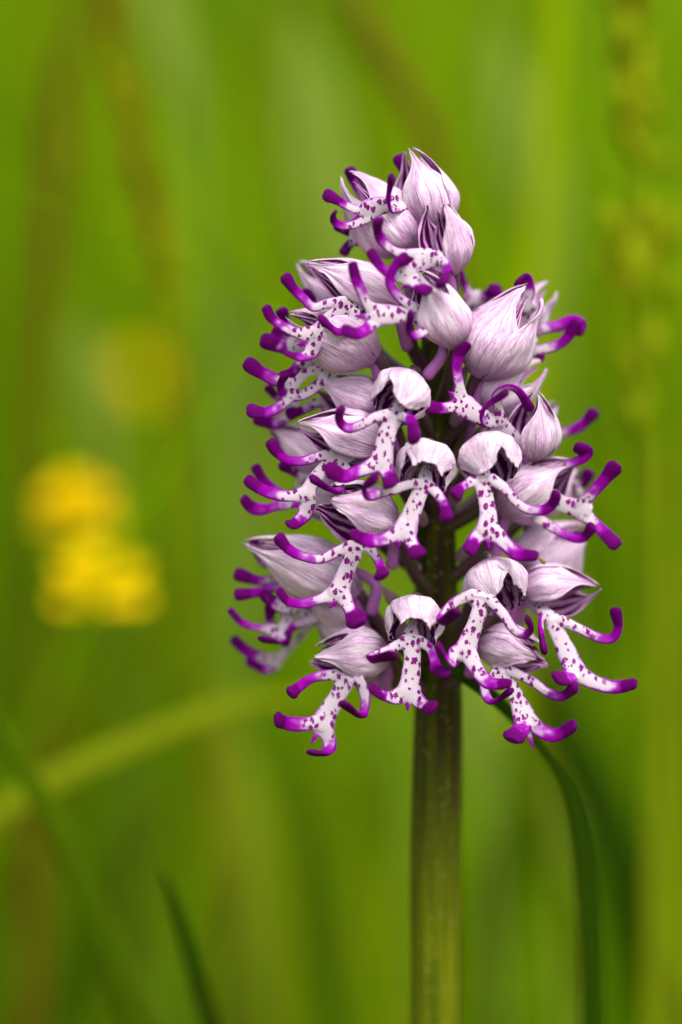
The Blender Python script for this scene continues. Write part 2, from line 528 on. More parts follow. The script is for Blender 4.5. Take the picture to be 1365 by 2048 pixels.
def build_hood(flower, base, tip, mouth, R, opn, splay, seed, bend, close, dl):
    base, tip = np.array(base, float), np.array(tip, float)
    a = tip - base; L = np.linalg.norm(a); a /= L
    m = nrm(mouth); m = nrm(m - a * np.dot(m, a))
    s = np.cross(a, m)
    R = R * 1.06
    nu, nv = 30, 21
    u = np.linspace(0, 1, nu)[:, None]; v = np.linspace(-1, 1, nv)[None, :]
    def prof(u):
        up = np.clip(u, 0, 1)
        r = np.sin(np.pi * np.clip(up, 0, 1) ** .72) ** .80
        r = np.where(up < .42, np.maximum(r, .32 * (1 - up / .42) + r * (up / .42)), r)
        r = r * (1 - .12 * up) + .05
        cup = (.15 + .85 * np.sin(np.pi / 2 * np.clip(up / .55, 0, 1)) ** .8) * (1 - .14 * smooth(.6, 1, up))
        return r * close + cup * (1 - close)
    def shell(name, cen, half, rad, lift, narrow, tipsplay, mats, lead=1.0, curlout=0.0, edge=.15):
        w = half * (1 - narrow * smooth(.5, 1.0, u)) * (0.75 + .25 * smooth(0, .25, u))
        ph = cen + w * v
        uu = u * lead - (.05 + edge * (1 - close)) * (np.abs(v) ** 2) * smooth(.4, 1, u)
        r = rad * R * prof(uu) + tipsplay * R * smooth(.72, 1.0, u)
        r = r + curlout * R * np.abs(v) ** 3 * smooth(.15, .6, u)
        nz = np.array([[noise.noise(Vector((float(x) * 2.6, float(y) * 1.7, seed + cen * 3))) for y in v[0]] for x in u[:, 0]])
        nz2 = np.array([[noise.noise(Vector((float(x) * 5.0, float(y) * 9, seed + 5 + cen * 3))) for y in v[0]] for x in u[:, 0]])
        r = r * (1 + (.13 if close > .3 else .07) * nz + (.055 if close > .3 else .05) * nz2) + .05 * R * nz2 * smooth(.7, 1, u) * (close < .5) + lift * R - .020 * R * (np.cos(v * 4.2 * 2) * smooth(.05, .3, u)) + .03 * R * (1 - v ** 2) * smooth(.3, .8, u)
        cen_ax = base + a * (uu * L)[..., None] + m * (bend * L * uu ** 2)[..., None]
        P = cen_ax + (-m * np.cos(ph)[..., None] + s * np.sin(ph)[..., None]) * r[..., None]
        du = np.gradient(P, axis=0); dv = np.gradient(P, axis=1)
        n = np.cross(du, dv); n /= np.linalg.norm(n, axis=2)[..., None] + 1e-9
        outd = P - cen_ax
        n *= np.sign(np.einsum('ijk,ijk->ij', n, outd))[..., None]
        thick = 1.3 * (1 - .5 * np.abs(v) ** 4)
        Q = P - n * np.broadcast_to(thick, P.shape[:2])[..., None]
        N = nu * nv
        Vp = np.vstack([P.reshape(-1, 3), Q.reshape(-1, 3)])
        F, mi = [], []
        for i in range(nu - 1):
            for j in range(nv - 1):
                k = i * nv + j
                F.append((k, k + 1, k + nv + 1, k + nv)); mi.append(0)
                F.append((N + k, N + k + nv, N + k + nv + 1, N + k + 1)); mi.append(1)
        ring = [j for j in range(nv)] + [i * nv + nv - 1 for i in range(1, nu)] + [(nu - 1) * nv + j for j in range(nv - 2, -1, -1)] + [i * nv for i in range(nu - 2, 0, -1)]
        for k in range(len(ring)):
            p, q2 = ring[k], ring[(k + 1) % len(ring)]
            F.append((p, N + p, N + q2, q2)); mi.append(0)
        o = mesh_obj(name, U(Vp), F, mats, flower, flower['_w'], mi=mi)
        uvv = np.stack([np.broadcast_to(u, (nu, nv)), np.broadcast_to(v, (nu, nv)), np.full((nu, nv), seed * 7.3 + cen * 5)], -1).reshape(-1, 3)
        attr(o.data, 'uvs', 'FLOAT_VECTOR', np.vstack([uvv, uvv]))
        attr(o.data, 'tone', 'FLOAT', np.full(2 * N, .75 if close < .3 else .1 + .3 * ((seed * 3.7) % 1)))
        return o
    rd = math.radians
    nr = .28 + .50 * close
    shell('sepal', 0.0, rd(64), 1.0, 0.02, nr, splay * .8, [M_OUT, M_IN], dl, edge=(.15 if dl >= 1 else -.22))
    for sg in (-1, 1):
        shell('sepal', sg * rd(103 - 6 * opn), rd(62 - 14 * opn), 1.02, -.02, nr + .03, splay * (1.0 + .3 * sg), [M_OUT, M_IN], .99 - .02 * sg - .10 * (1 - close) + (.12 if dl > 1 else .24) * (1 - close), .10 * opn, edge=(.15 if dl >= 1 else .28))
        if dl > 1:
            shell('petal', sg * rd(148), rd(50), .98, -.03, .10, 0.0, [M_IN, M_IN], .98, 0, .05)
        elif dl < 1:
            shell('petal', sg * rd(112), rd(44), .93, -.03, .10, 0.0, [M_IN, M_IN], .96, 0, .05)
        else:
            shell('petal', sg * rd(42), rd(30), .80, -.03, .70, 0.0, [M_IN, M_IN], .90)

flower_count = 0
def F(base, tip, mouth, R, z=None, opn=.5, splay=.04, lip=None, facing=None, deep=1.0, spur=True, bend=.10, root_drop=150, spur_pts=None, stem_at=None, close=1.0, dl=1.0):
    """one flower: ovary and column (the flower mesh), sepals, petals, lip, spur"""
    global flower_count
    flower_count += 1
    seed = flower_count * 1.37
    base = np.array(base, float); tip = np.array(tip, float)
    a = nrm(tip - base)
    # ovary from the stem out to the back of the hood, column just inside the mouth
    sy = min(base[1] + root_drop, 1400) if stem_at is None else stem_at
    st = np.array([STEM_X + np.clip(base[0] - STEM_X, -1, 1) * 6, sy, base[2] * .12])
    mid = st * .45 + base * .55 + np.array([0, 20, 0])
    P = spline([(*st, 13), (*mid, 13), (*(base - a * 12), 12), (*(base + a * 14), 11)], 6)
    V, Fc = sweep(P[:, :3], P[:, 3], P[:, 3], (0.1, 0.2, 1), 12, .6, .06)
    V2, F2 = sweep(np.array([base + a * R * t for t in (.1, .35, .6, .8)]), np.array([9, 12, 11, 7.]), np.array([9, 12, 11, 7.]), (0.1, 1, .2), 10, .6)
    fl = mesh_obj('flower', U(V), Fc, M_OV, orchid, U(base)[0])
    mesh_obj('column', U(V2), F2, M_COL, fl, fl['_w'])
    build_hood(fl, base, tip, mouth, R, opn, splay, seed, bend, close, dl)
    if lip:
        zz = base[2] + 30 if z is None else z
        fc = facing if facing is not None else (0.35 * np.clip((base[0] - STEM_X) / 250, -1, 1), -.12, 1)
        build_lip(fl, zz, base + a * R * .35, nrm(fc), lip, deep)
    if spur_pts is None and spur:
        m = nrm(mouth); back = base + m * R * .15
        spur_pts = [tuple(back), tuple(back + np.array([0, 26, 0]) - a * 12), tuple(back + np.array([0, 62, -6]) - a * 26)]
    if spur_pts is not None:
        Q = spline([(*p, w) for p, w in zip(spur_pts, np.linspace(10, 13, len(spur_pts)))], 5)
        V, Fc = sweep(Q[:, :3], Q[:, 3], Q[:, 3] * .85, (0.1, 0.1, 1), 12, .9)
        mesh_obj('spur', U(V), Fc, M_SPUR, fl, fl['_w'])
    return fl

b, ar, lg, tl = 'body', 'arm', 'leg', 'tail'
# --- top of the spike
F((868, 462, 30), (833, 294, 45), (-.9, 0, .35), 58, 95, .35, .09, root_drop=110, lip=[
    (b, vA((720, 450, -75), (640, 452, -35), (560, 465), (470, 485), (405, 515))),
    (ar, vA((690, 470, -40), (600, 500), (550, 500, 10), (538, 420, 20), (558, 300, 24))),
    (ar, vA((690, 400, -90), (650, 260, -120), (612, 165, -130))),
    (lg, vA((400, 500, 0, 14), (330, 515, 0, 10), (240, 475, 0, 10), (170, 435, 0, 12), (122, 412, 0, 14))),
    (lg, vA((400, 550, 0, 14), (330, 600, 0, 10), (240, 622, 0, 10), (178, 600, 0, 10), (157, 562, 8, 10), (168, 535, 12, 10))),
    (tl, vA((350, 560), (290, 580)))])
F((815, 508, 25), (704, 340, 60), (-.5, .5, -.6), 64, 20, .3, .15, lip=[
    (b, vA((470, 700, -20), (400, 690), (330, 680))),
    (lg, vA((330, 680, -20, 12), (250, 655, -20, 10), (190, 620, -20, 10))),
    (lg, vA((330, 690, -20, 12), (260, 760, -40, 10), (235, 800, -50, 10))),
    (ar, vA((420, 500, -60), (300, 320, -60), (275, 245, -60)))])
F((906, 548, 100), (876, 414, 140), (-.6, .1, .75), 50, 165, .9, .0, bend=0, close=.5, root_drop=120, lip=[
    (b, vA((890, 850), (810, 850, 0, 18), (740, 900, 0, 18), (670, 965, 0, 22))),
    (ar, vA((820, 812), (720, 810), (620, 808), (545, 772), (485, 710), (463, 650, 8), (466, 592, 14))),
    (ar, vA((880, 850), (930, 880, 12), (930, 950, 26), (900, 1010, 32, 15))),
    (lg, vA((660, 965), (590, 968, 0, 12), (530, 940, 0, 11), (470, 880, 0, 11), (420, 805, 0, 11))),
    (lg, vA((700, 985), (735, 1030, 8, 13), (800, 1065, 18, 13))),
    (tl, vA((670, 1010), (625, 1055)))])
F((908, 694, 135), (850, 534, 185), (-.95, .1, .3), 54, 185, .55, .02, root_drop=120, lip=[
    (b, vA((820, 1290), (740, 1238), (640, 1228), (530, 1228), (455, 1230))),
    (ar, vA((800, 1240), (700, 1170), (620, 1115), (565, 1050), (545, 985), (585, 890, 0), (650, 840, -10))),
    (ar, vA((810, 1310), (760, 1350, 8), (710, 1370, 18), (675, 1330, 28, 13), (692, 1235, 32, 14))),
    (lg, vA((450, 1210), (395, 1155, 0, 12), (350, 1060, 0, 12), (312, 970, 0, 12), (293, 888, 0, 10))),
    (lg, vA((450, 1260), (390, 1325, 4, 14), (320, 1355, 8, 14), (250, 1338, 12, 14))),
    (tl, vA((420, 1240), (310, 1236)))],
    spur_pts=[(890, 685, 128), (882, 716, 130), (856, 750, 132)])
# --- left shoulder
F((795, 612, 85), (622, 511, 105), (-.3, .85, .35), 47, 135, .5, .0, lip=[
    (b, vB((770, 450, 0, 14), (700, 490, 0, 14), (620, 560, 0, 15), (555, 650, 0, 19))),
    (ar, vB((745, 418), (640, 432), (540, 458), (480, 410), (400, 330), (352, 262))),
    (ar, vB((825, 490), (800, 545), (760, 612, 8), (690, 622, 16, 13), (598, 545, 22, 14))),
    (lg, vB((520, 640), (430, 635, 0, 12), (330, 590, 0, 11), (250, 530, 0, 11), (218, 470, 0, 11))),
    (lg, vB((550, 690), (515, 770), (440, 800, 4, 11), (352, 772, 10, 8))),
    (tl, vB((510, 690), (428, 716)))])
F((700, 635, -10), (606, 516, 0), (-.5, .7, -.4), 42, opn=.3, lip=None)
F((752, 718, 95), (584, 616, 110), (-.4, .75, -.45), 60, 40, .4, .05, lip=[
    (b, vB((560, 760, 0, 12), (480, 750, 0, 12), (410, 725, 0, 13))),
    (lg, vB((400, 740, 0, 16), (310, 715, 0, 18), (212, 690, 0, 17))),
    (lg, vB((390, 700, 0, 14), (330, 650, -6, 15), (285, 630, -10, 14))),
    (ar, vB((420, 660, -30), (350, 560, -30), (322, 490, -30))),
    (ar, vB((560, 480, -30), (530, 420, -30), (480, 365, -30)))])
F((775, 835, 60), (632, 752, 60), (-.5, .7, .4), 52, 85, .4, .02, lip=[
    (b, vB((560, 885, 0, 11), (490, 910, 0, 11), (430, 960, 0, 12), (395, 1000, 0, 14))),
    (ar, vB((610, 955), (500, 1040), (400, 1072), (335, 1045), (313, 985, 6), (338, 935, 10))),
    (ar, vB((520, 850, -20), (440, 850, -20), (390, 905, -20), (330, 940, -20))),
    (lg, vB((390, 990, 0, 14), (290, 960, 0, 14), (180, 905, 0, 15), (98, 848, 0, 15))),
    (lg, vB((400, 1040, 0, 14), (310, 1135, 0, 12), (210, 1178, 0, 13), (115, 1165, 0, 15)))])
F((668, 950, 0), (545, 838, 10), (-.5, .8, .2), 44, 30, .4, .02, lip=[
    (b, vB((600, 1100, 0, 9), (500, 1150, 0, 9), (420, 1180, 0, 10))),
    (lg, vB((400, 1180, -10, 12), (280, 1250, -20, 13), (160, 1220, -20, 14))),
    (lg, vB((420, 1140, -20, 12), (300, 1080, -40, 9), (230, 1010, -40, 9))),
    (ar, vB((560, 1110, 0), (470, 1160), (380, 1185)))])
# --- right shoulder
F((955, 752, 85), (1052, 572, 110), (.5, .2, -.85), 70, 30, .3, .20, lip=[
    (b, vC((640, 420, -30), (690, 330, -30), (700, 300, -30))),
    (lg, vC((690, 290, -20, 14), (720, 190, -20, 14), (700, 110, -14, 14), (655, 140, -8, 12))),
    (ar, vC((640, 300, -60), (560, 230, -60), (500, 180, -60)))])
F((1005, 690, -60), (1094, 562, -50), (.6, .1, -.6), 46, opn=.4, splay=.22, lip=[
    (b, vC((430, 330, -20), (410, 290, -20), (390, 250, -20))),
    (lg, vC((385, 250, -20, 10), (340, 170, -20, 9), (305, 80, -20, 9))),
    (lg, vC((420, 250, -20, 12), (480, 210, -20, 12), (535, 175, -20, 11)))], z=-70)
F((945, 815, 20), (1086, 716, 40), (.7, .1, -.5), 58, 10, .4, .04, lip=[
    (b, vC((620, 520, 0), (680, 500), (720, 480))),
    (ar, vC((700, 562, 0), (800, 545), (900, 515), (960, 462), (1010, 385))),
    (ar, vC((720, 430, -10), (800, 418, -10, 12), (900, 400, -14, 13), (990, 370, -18, 13), (1045, 390, -14, 11), (1030, 440, -10, 10))),
    (lg, vC((740, 560, -20), (780, 570, -20, 10), (800, 600, -10, 9)))])
F((1062, 918, 85), (1076, 784, 130), (-.8, .05, .55), 50, 135, .75, .03, bend=.02, lip=[
    (b, vC((560, 1010, -20), (480, 975), (400, 930), (330, 885))),
    (ar, vC((520, 985), (465, 985, 6), (438, 950, 14), (460, 890, 22, 12), (575, 812, 30, 12))),
    (ar, vC((560, 985), (540, 910), (526, 820, 10), (590, 772, 14), (660, 795, 10), (722, 890, 0))),
    (lg, vC((310, 850), (300, 760, 0, 12), (285, 655, 0, 12), (302, 570, 0, 12), (345, 520, 0, 10))),
    (lg, vC((310, 890), (250, 892, 0, 13), (180, 900, 0, 13), (108, 888, 4, 15))),
    (tl, vC((280, 850), (238, 798)))])
F((1040, 900, -60), (1105, 800, -60), (.9, .1, -.2), 40, -50, opn=.4, lip=[
    (b, vC((760, 1120, -10), (820, 1130), (850, 1100))),
    (ar, vC((850, 1100, 0), (890, 1055, 0), (960, 1042, 0), (1040, 1005, 0), (1112, 930, 0)))])
# --- middle ring
F((826, 752, 140), (786, 820, 196), (-.5, .4, -.55), 57, 205, -.3, .0, bend=.04, close=.2, dl=1.05, root_drop=130, lip=[
    (b, vE((1120, 180), (1080, 280), (1055, 380), (1035, 490))),
    (ar, vE((1090, 165), (985, 190), (900, 235), (820, 262), (768, 238), (746, 190, 8), (754, 140, 12))),
    (ar, vE((1150, 175), (1200, 190, 10), (1240, 220, 20, 14), (1258, 325, 26, 16))),
    (lg, vE((1020, 490), (945, 530), (865, 562), (780, 588), (690, 548, 8))),
    (lg, vE((1050, 510), (1080, 580), (1096, 640, 12, 15))),
    (tl, vE((1015, 540), (995, 590)))])
F((770, 900, 130), (598, 833, 150), (-.3, .8, .5), 54, 165, .45, .0, lip=[
    (b, vE((760, 470, 0, 15), (690, 500, 0, 15), (620, 560, 0, 15), (555, 650, 0, 16), (525, 720, 0, 20))),
    (ar, vE((700, 430), (600, 455), (490, 488), (390, 475), (320, 420), (285, 365))),
    (ar, vE((790, 530), (785, 610), (745, 685, 8), (660, 665, 18, 13), (578, 612, 24, 14))),
    (lg, vE((520, 710), (420, 725, 0, 13), (300, 710, 0, 13), (200, 670, 0, 13), (130, 618, 0, 12))),
    (lg, vE((530, 770), (510, 850), (450, 910, 4, 14), (415, 920, 10, 13))),
    (tl, vE((490, 770), (420, 800)))])
F((700, 1010, 30), (590, 962, 40), (-.4, .85, .2), 46, 60, .4, lip=[
    (b, vE((640, 720, 0, 9), (540, 760, 0, 9), (460, 770, 0, 10))),
    (lg, vE((450, 768, 0, 12), (330, 790, 0, 11), (230, 815, 0, 13), (150, 800, 0, 14), (100, 750, 4, 12))),
    (lg, vE((420, 760, -30, 12), (300, 680, -40, 12), (230, 620, -40, 12), (178, 530, -40, 10))),
    (ar, vE((520, 610, -30), (440, 560, -30), (370, 510, -30)))])
F((860, 898, 150), (846, 958, 212), (-.35, .9, -.3), 58, 215, -.1, .0, bend=.0, close=.12, dl=.98, root_drop=140, lip=[
    (b, vG((245, 440), (205, 540), (165, 640), (135, 715))),
    (ar, vE((1320, 640), (1240, 640), (1120, 680), (1010, 712, 4), (935, 722, 14), (920, 665, 26, 13), (985, 605, 34, 13))),
    (ar, vG((275, 470), (320, 520, 6), (355, 575, 18, 12), (365, 640, 28, 15))),
    (lg, vE((1200, 930), (1120, 990), (1030, 1028), (930, 1022, 4), (845, 988, 12, 12))),
    (lg, vG((150, 730), (180, 790, 4), (208, 840, 20, 17))),
    (tl, vG((120, 740), (102, 805)))],
    spur_pts=[(800, 1050, 90), (790, 1090, 92), (784, 1130, 95)])
F((966, 874, 150), (990, 950, 198), (.5, .4, -.55), 61, 215, -.3, .0, bend=.06, close=.22, dl=1.1, root_drop=140, lip=[
    (b, vG((560, 440), (580, 540), (592, 620), (590, 700))),
    (ar, vG((510, 440), (455, 475, 4), (415, 515, 22, 15))),
    (ar, vG((610, 430), (690, 490), (750, 560), (820, 600), (895, 600), (945, 565, 6), (963, 520, 10))),
    (lg, vG((570, 710), (520, 760), (490, 820, 16, 16))),
    (lg, vG((620, 715), (690, 790), (760, 842), (845, 852, 8, 11))),
    (tl, vG((590, 740), (597, 815)))])
F((1005, 1030, 60), (1136, 912, 85), (.55, .6, .35), 60, 95, .5, .03, lip=[
    (b, vG((930, 540, -10), (1000, 570), (1070, 590), (1110, 605))),
    (ar, vG((860, 420, 0), (930, 395), (1020, 355), (1110, 320), (1138, 278), (1085, 262))),
    (ar, vG((860, 645, 0), (950, 700), (1040, 750), (1110, 752), (1153, 700, 8))),
    (lg, vG((1095, 580, 0, 14), (1160, 510, 0, 13), (1230, 430, 0, 14), (1280, 370, 0, 15))),
    (lg, vG((1110, 620, 0, 14), (1180, 680, 0, 13), (1240, 740, 0, 14), (1285, 785, 0, 15)))])
F((1060, 1020, -50), (1150, 925, -40), (.6, .5, .1), 48, -20, .4, lip=[
    (b, vG((1000, 520, -40), (1040, 500, -40), (1060, 490, -40))),
    (lg, vG((1070, 490, -40, 13), (1110, 450, -40, 13), (1140, 400, -40, 12)))])
F((1045, 1160, -30), (1168, 1042, -10), (.5, .7, -.2), 66, opn=.3, lip=None)
# --- lower ring
F((792, 1050, 125), (658, 1006, 195), (-.25, .85, .35), 61, 205, .8, .0, bend=.0, close=.4, lip=[
    (b, vH((930, 185), (885, 300), (845, 400), (815, 490))),
    (ar, vH((900, 172), (800, 218), (690, 265), (570, 250), (470, 200), (408, 128))),
    (ar, vH((1010, 180), (1065, 250), (1098, 325, 8), (1105, 375, 30, 16))),
    (lg, vH((790, 500), (690, 538, 0, 12), (570, 570, 0, 11), (470, 555, 4, 11), (408, 488, 8, 10))),
    (lg, vH((845, 520), (885, 600), (935, 685, 12, 21))),
    (tl, vH((800, 545), (748, 600)))],
    spur_pts=[(718, 1145, 90), (752, 1172, 90), (744, 1222, 90)])
F((715, 1190, 70), (500, 1064, 95), (-.35, .85, -.1), 62, 40, .35, .0, lip=[
    (b, vH((600, 330, -30), (520, 300, -30), (470, 290, -30))),
    (ar, vH((460, 290, -30), (380, 300, -30), (300, 290, -30), (260, 220, -30), (240, 150, -30)))])
F((735, 1250, 20), (590, 1146, 20), (-.4, .85, .2), 52, 60, .4, .02, lip=[
    (b, vH((640, 430, 0, 13), (580, 460, 0, 14), (530, 500, 0, 13), (510, 560, 0, 11), (480, 620, 0, 11))),
    (ar, vH((560, 400), (400, 450), (270, 490), (130, 510))),
    (ar, vH((480, 420, -20), (380, 420, -20), (250, 410, -20), (130, 372, -20))),
    (lg, vH((500, 600, 0, 14), (420, 590, 0, 15), (350, 550, 0, 14), (300, 510, 0, 12)))])
F((735, 1290, 10), (625, 1215, 10), (-.4, .85, .2), 44, 55, .4, lip=[
    (b, vH((480, 600, 0, 12), (455, 680, 0, 13), (425, 740, 0, 13), (400, 760, 0, 14))),
    (ar, vH((650, 670, -10), (560, 700, -10), (480, 740, -10), (440, 830, -10))),
    (ar, vH((350, 740, -10), (340, 660, -10), (350, 600, -10))),
    (lg, vH((380, 755, 0, 13), (260, 735, 0, 9), (150, 700, 0, 9), (75, 620, 0, 8))),
    (lg, vH((410, 790), (390, 830, 8), (310, 815, 24, 17)))])
F((720, 1300, -40), (640, 1205, -40), (-.4, .85, -.2), 40, -30, .4, lip=[
    (b, vH((640, 690, 0, 7), (560, 790, 0, 8), (470, 880, 0, 9), (400, 950, 0, 12))),
    (lg, vH((390, 955, 0, 13), (290, 945, 0, 13), (180, 890, 0, 13), (100, 820, 0, 11))),
    (lg, vH((385, 975, 0, 13), (310, 1015, 0, 14), (200, 970, 0, 11)))])
F((778, 1318, 110), (632, 1300, 160), (-.1, .9, .3), 56, 175, .6, .02, close=.6, stem_at=1385, lip=[
    (b, vH((870, 1080), (800, 1210), (740, 1310), (705, 1390))),
    (ar, vH((800, 1058), (700, 1062), (610, 1090), (540, 1140), (492, 1178, 14, 13))),
    (ar, vH((940, 1080), (988, 1180), (988, 1290, 6), (955, 1335, 18, 13), (855, 1262, 34, 13))),
    (lg, vH((680, 1380), (570, 1395), (460, 1388), (398, 1362, 18, 16))),
    (lg, vH((720, 1430), (752, 1530), (720, 1590, 16, 16), (640, 1588, 30, 16))),
    (tl, vH((670, 1450), (622, 1522)))],
    spur_pts=[(772, 1318, 105), (776, 1345, 100), (768, 1378, 98)])
F((834, 1206, 160), (826, 1270, 220), (-.2, .95, -.3), 57, 225, -.1, .0, bend=.0, close=.12, dl=.98, stem_at=1330, lip=[
    (b, vJ((240, 465), (252, 560), (245, 650), (235, 730))),
    (ar, vJ((225, 480), (150, 520), (75, 552, 4), (52, 572, 16, 12), (155, 553, 34, 12))),
    (ar, vJ((280, 480), (335, 520), (355, 575, 8), (368, 615, 18, 13), (412, 640, 24, 12))),
    (lg, vJ((215, 735), (160, 755), (105, 742, 14, 13), (62, 715, 22, 11))),
    (lg, vJ((255, 745), (300, 785, 4), (345, 805, 22, 16))),
    (tl, vJ((228, 750), (229, 818)))])
F((976, 1126, 150), (1002, 1204, 198), (.5, .4, -.55), 63, 230, -.3, .0, bend=.06, close=.22, dl=1.1, stem_at=1320, lip=[
    (b, vJ((585, 265), (565, 370), (530, 460), (505, 535))),
    (ar, vJ((545, 258), (455, 300), (398, 360, 6), (395, 395, 18, 13), (455, 348, 34, 13))),
    (ar, vJ((620, 280), (690, 360), (740, 430), (788, 452), (822, 425, 12), (805, 380, 20, 11))),
    (lg, vJ((490, 535), (450, 545, 4), (432, 585, 20, 14), (380, 512, 36, 13))),
    (lg, vJ((525, 555), (570, 635), (625, 688), (712, 688, 8, 10))),
    (tl, vJ((485, 560), (460, 600)))])
F((1040, 1192, 80), (1200, 1163, 120), (.2, .75, .65), 52, 160, .9, .0, stem_at=1350, lip=[
    (b, vJ((920, 380), (960, 470), (1000, 560), (1030, 630))),
    (ar, vJ((905, 385), (875, 375, 10), (868, 430, 20, 13), (882, 525, 28, 13))),
    (ar, vJ((965, 385), (1060, 430), (1150, 470), (1210, 470), (1238, 420), (1226, 345))),
    (lg, vJ((1020, 625), (995, 660, 20, 17), (950, 662, 34, 18))),
    (lg, vJ((1045, 640), (1130, 685), (1220, 705), (1310, 690, 8, 12))),
    (tl, vJ((1040, 660), (1040, 735)))])
F((962, 1284, 120), (1078, 1318, 175), (.1, .9, .3), 50, 185, .7, .0, bend=0, close=.45, stem_at=1385, lip=[
    (b, vJ((675, 640), (730, 710), (765, 790), (790, 850))),
    (ar, vJ((650, 640), (600, 690), (605, 745), (640, 775, 10, 12), (715, 728, 28, 12))),
    (ar, vJ((720, 625), (830, 680), (900, 730), (970, 748), (1025, 708, 8))),
    (lg, vJ((780, 855), (775, 900, 10, 18), (738, 945, 34, 22))),
    (lg, vJ((815, 865), (870, 915), (940, 935), (1018, 892, 10, 14))),
    (tl, vJ((808, 910), (830, 998)))])

# --- stem, bracts
sp = [(872, 420, 0, 16), (870, 600, 0, 24), (872, 900, 0, 34), (873, 1200, 0, 42), (877, 1400, 0, 47), (875, 1560, 0, 49), (871, 1750, 0, 50), (873, 1900, 0, 51), (872, 2048, 0, 51)]
P = spline(sp, 14)
C = U(P[:, :3]); hw = P[:, 3] * K
low = np.linspace(C[-1, 2], -0.012, 30)[1:]
C = np.vstack([C, np.stack([C[-1, 0] + 0 * low, C[-1, 1] + 0 * low, low], 1)]); hw = np.concatenate([hw, np.full(29, 51 * K)])
V, Fc = sweep(C, hw, hw, (0, -1, 0), 48, .4, .03)
mesh_obj('stem', V, Fc, M_STEM, orchid, (0, 0, 0))
def mat_bract():
    t = NT('bract_skin')
    n = t.noise(t.obj(1000), .8, 3)
    return t.leafy(t.mix(n, rgb(.20, .10, .14), rgb(.34, .22, .26)), .4, .5, .3)
M_BR = mat_bract()
for (x, y, z, dx, dy) in [(800, 855, 60, -30, -40), (905, 780, 70, 30, -50), (850, 790, 70, -24, -40), (905, 850, 60, 24, -46), (840, 1140, 70, -34, -30),
                          (915, 1120, 70, 30, -40), (800, 1210, 60, -34, -36), (930, 1250, 60, 34, -30), (850, 1050, 80, -20, -46), (900, 1010, 80, 22, -46), (860, 680, 50, -22, -40)]:
    P = spline([(x, y, z, 9), (x + dx * .5, y + dy * .4, z + 14, 13), (x + dx, y + dy, z + 22, 2)], 5)
    V, Fc = sweep(P[:, :3], P[:, 3], P[:, 3] * .15 + .6, (dx * .01, -.4, 1), 8, .3)
    mesh_obj('bract', U(V), Fc, M_BR, orchid)

# loose pollen mass hanging at the foot of one lip
P = spline([(1066, 1108, 250, 2.5), (1076, 1115, 252, 1.6), (1083, 1120, 254, 4), (1087, 1123, 254, 5), (1090, 1126, 254, 3.5)], 3)
V, Fc = sweep(P[:, :3], P[:, 3], P[:, 3], (0, .2, 1), 8, .7)
mesh_obj('pollinium', U(V), Fc, mat_blade('pollen', (.16, .12, .03), (.20, .15, .04), .05, .6), orchid)

# ------------------------------------------------------------------ single plants that show behind the orchid
def world_path(pts, to_ground=True, step=10, drift=0.2):
    P = spline([(x, y, z, w) for x, y, z, w in pts], step)
    C = U(P[:, :3])
    d = (C - CAM) @ FWD
    hw = P[:, 3] * K * d / D0
    if to_ground:
        e = C[-1]; dirx = (C[-1] - C[-4]); dirx = dirx / (abs(dirx[2]) + 1e-6)
        n = 18
        t = np.linspace(0, 1, n)[1:]
        zz = e[2] + (ground_z(e[0], e[1]) - 0.008 - e[2]) * t
        ease = (t - t ** 2 / 2) * (e[2])
        X = e[0] + dirx[0] * ease; Y = e[1] + dirx[1] * ease
        C = np.vstack([C, np.stack([X, Y, zz], 1)])
        hw = np.concatenate([hw, np.full(n - 1, hw[-1])])
    return C, hw

def blade(pts, mat, label, thin=.10, group=None):
    C, hw = world_path(pts)
    V, Fc = sweep(C, hw, np.maximum(hw * thin, .00012), (0.05, -1, .2), 8, .5)
    root = empty('grass_plant', C[-1])
    mesh_obj('blade', V, Fc, mat, root, origin=C[-1])
    return tag(root, label, 'grass plant', group)

MB = {
    'dark': mat_blade('dark_blade', (.014, .038, .0003), (.022, .050, .0004), .2),
    'mid': mat_blade('mid_blade', (.055, .105, .0004), (.08, .14, .0005), .35),
    'pale': mat_blade('highlight_blade', (.17, .26, .022), (.22, .31, .034), .45, .6),  # pale colour stands in for the highlight on a glossy bend
    'lime': mat_blade('lime_blade', (.20, .27, .004), (.25, .30, .006), .5),
    'straw': mat_blade('straw_stem', (.15, .115, .002), (.20, .14, .004), .3, .6),
    'brown': mat_blade('brown_stem', (.075, .06, .002), (.10, .075, .003), .1, .6),
}
# dark blade leaning behind the flower stem, its tip among the lower flowers
blade([(838, 1298, 185, 1.5), (880, 1325, 110, 8), (930, 1352, 100, 14), (1010, 1415, 40, 13), (1090, 1510, -60, 8), (1140, 1600, -150, 16), (1168, 1750, -230, 25), (1182, 1900, -280, 29), (1184, 2060, -320, 30)],
      MB['dark'], 'dark green grass blade arching from the lower flowers down beside the stem')
blade([(-60, 1330, -560, 4), (20, 1490, -580, 16), (110, 1650, -600, 24), (200, 1840, -620, 28), (280, 2060, -640, 30)], MB['mid'], 'mid green grass blade slanting down below the light arching blade')
blade([(325, 1740, -400, 3), (350, 1800, -420, 10), (385, 1920, -440, 16), (425, 2060, -460, 19)], MB['dark'], 'short dark pointed grass blade right of the slanting mid green blade')
blade([(640, 1384, -1100, 6), (450, 1420, -1100, 22), (300, 1475, -1100, 24), (150, 1540, -1100, 26), (-20, 1640, -1100, 26), (-160, 1800, -1100, 26)], MB['lime'], 'light green grass blade arching across to the left of the stem')
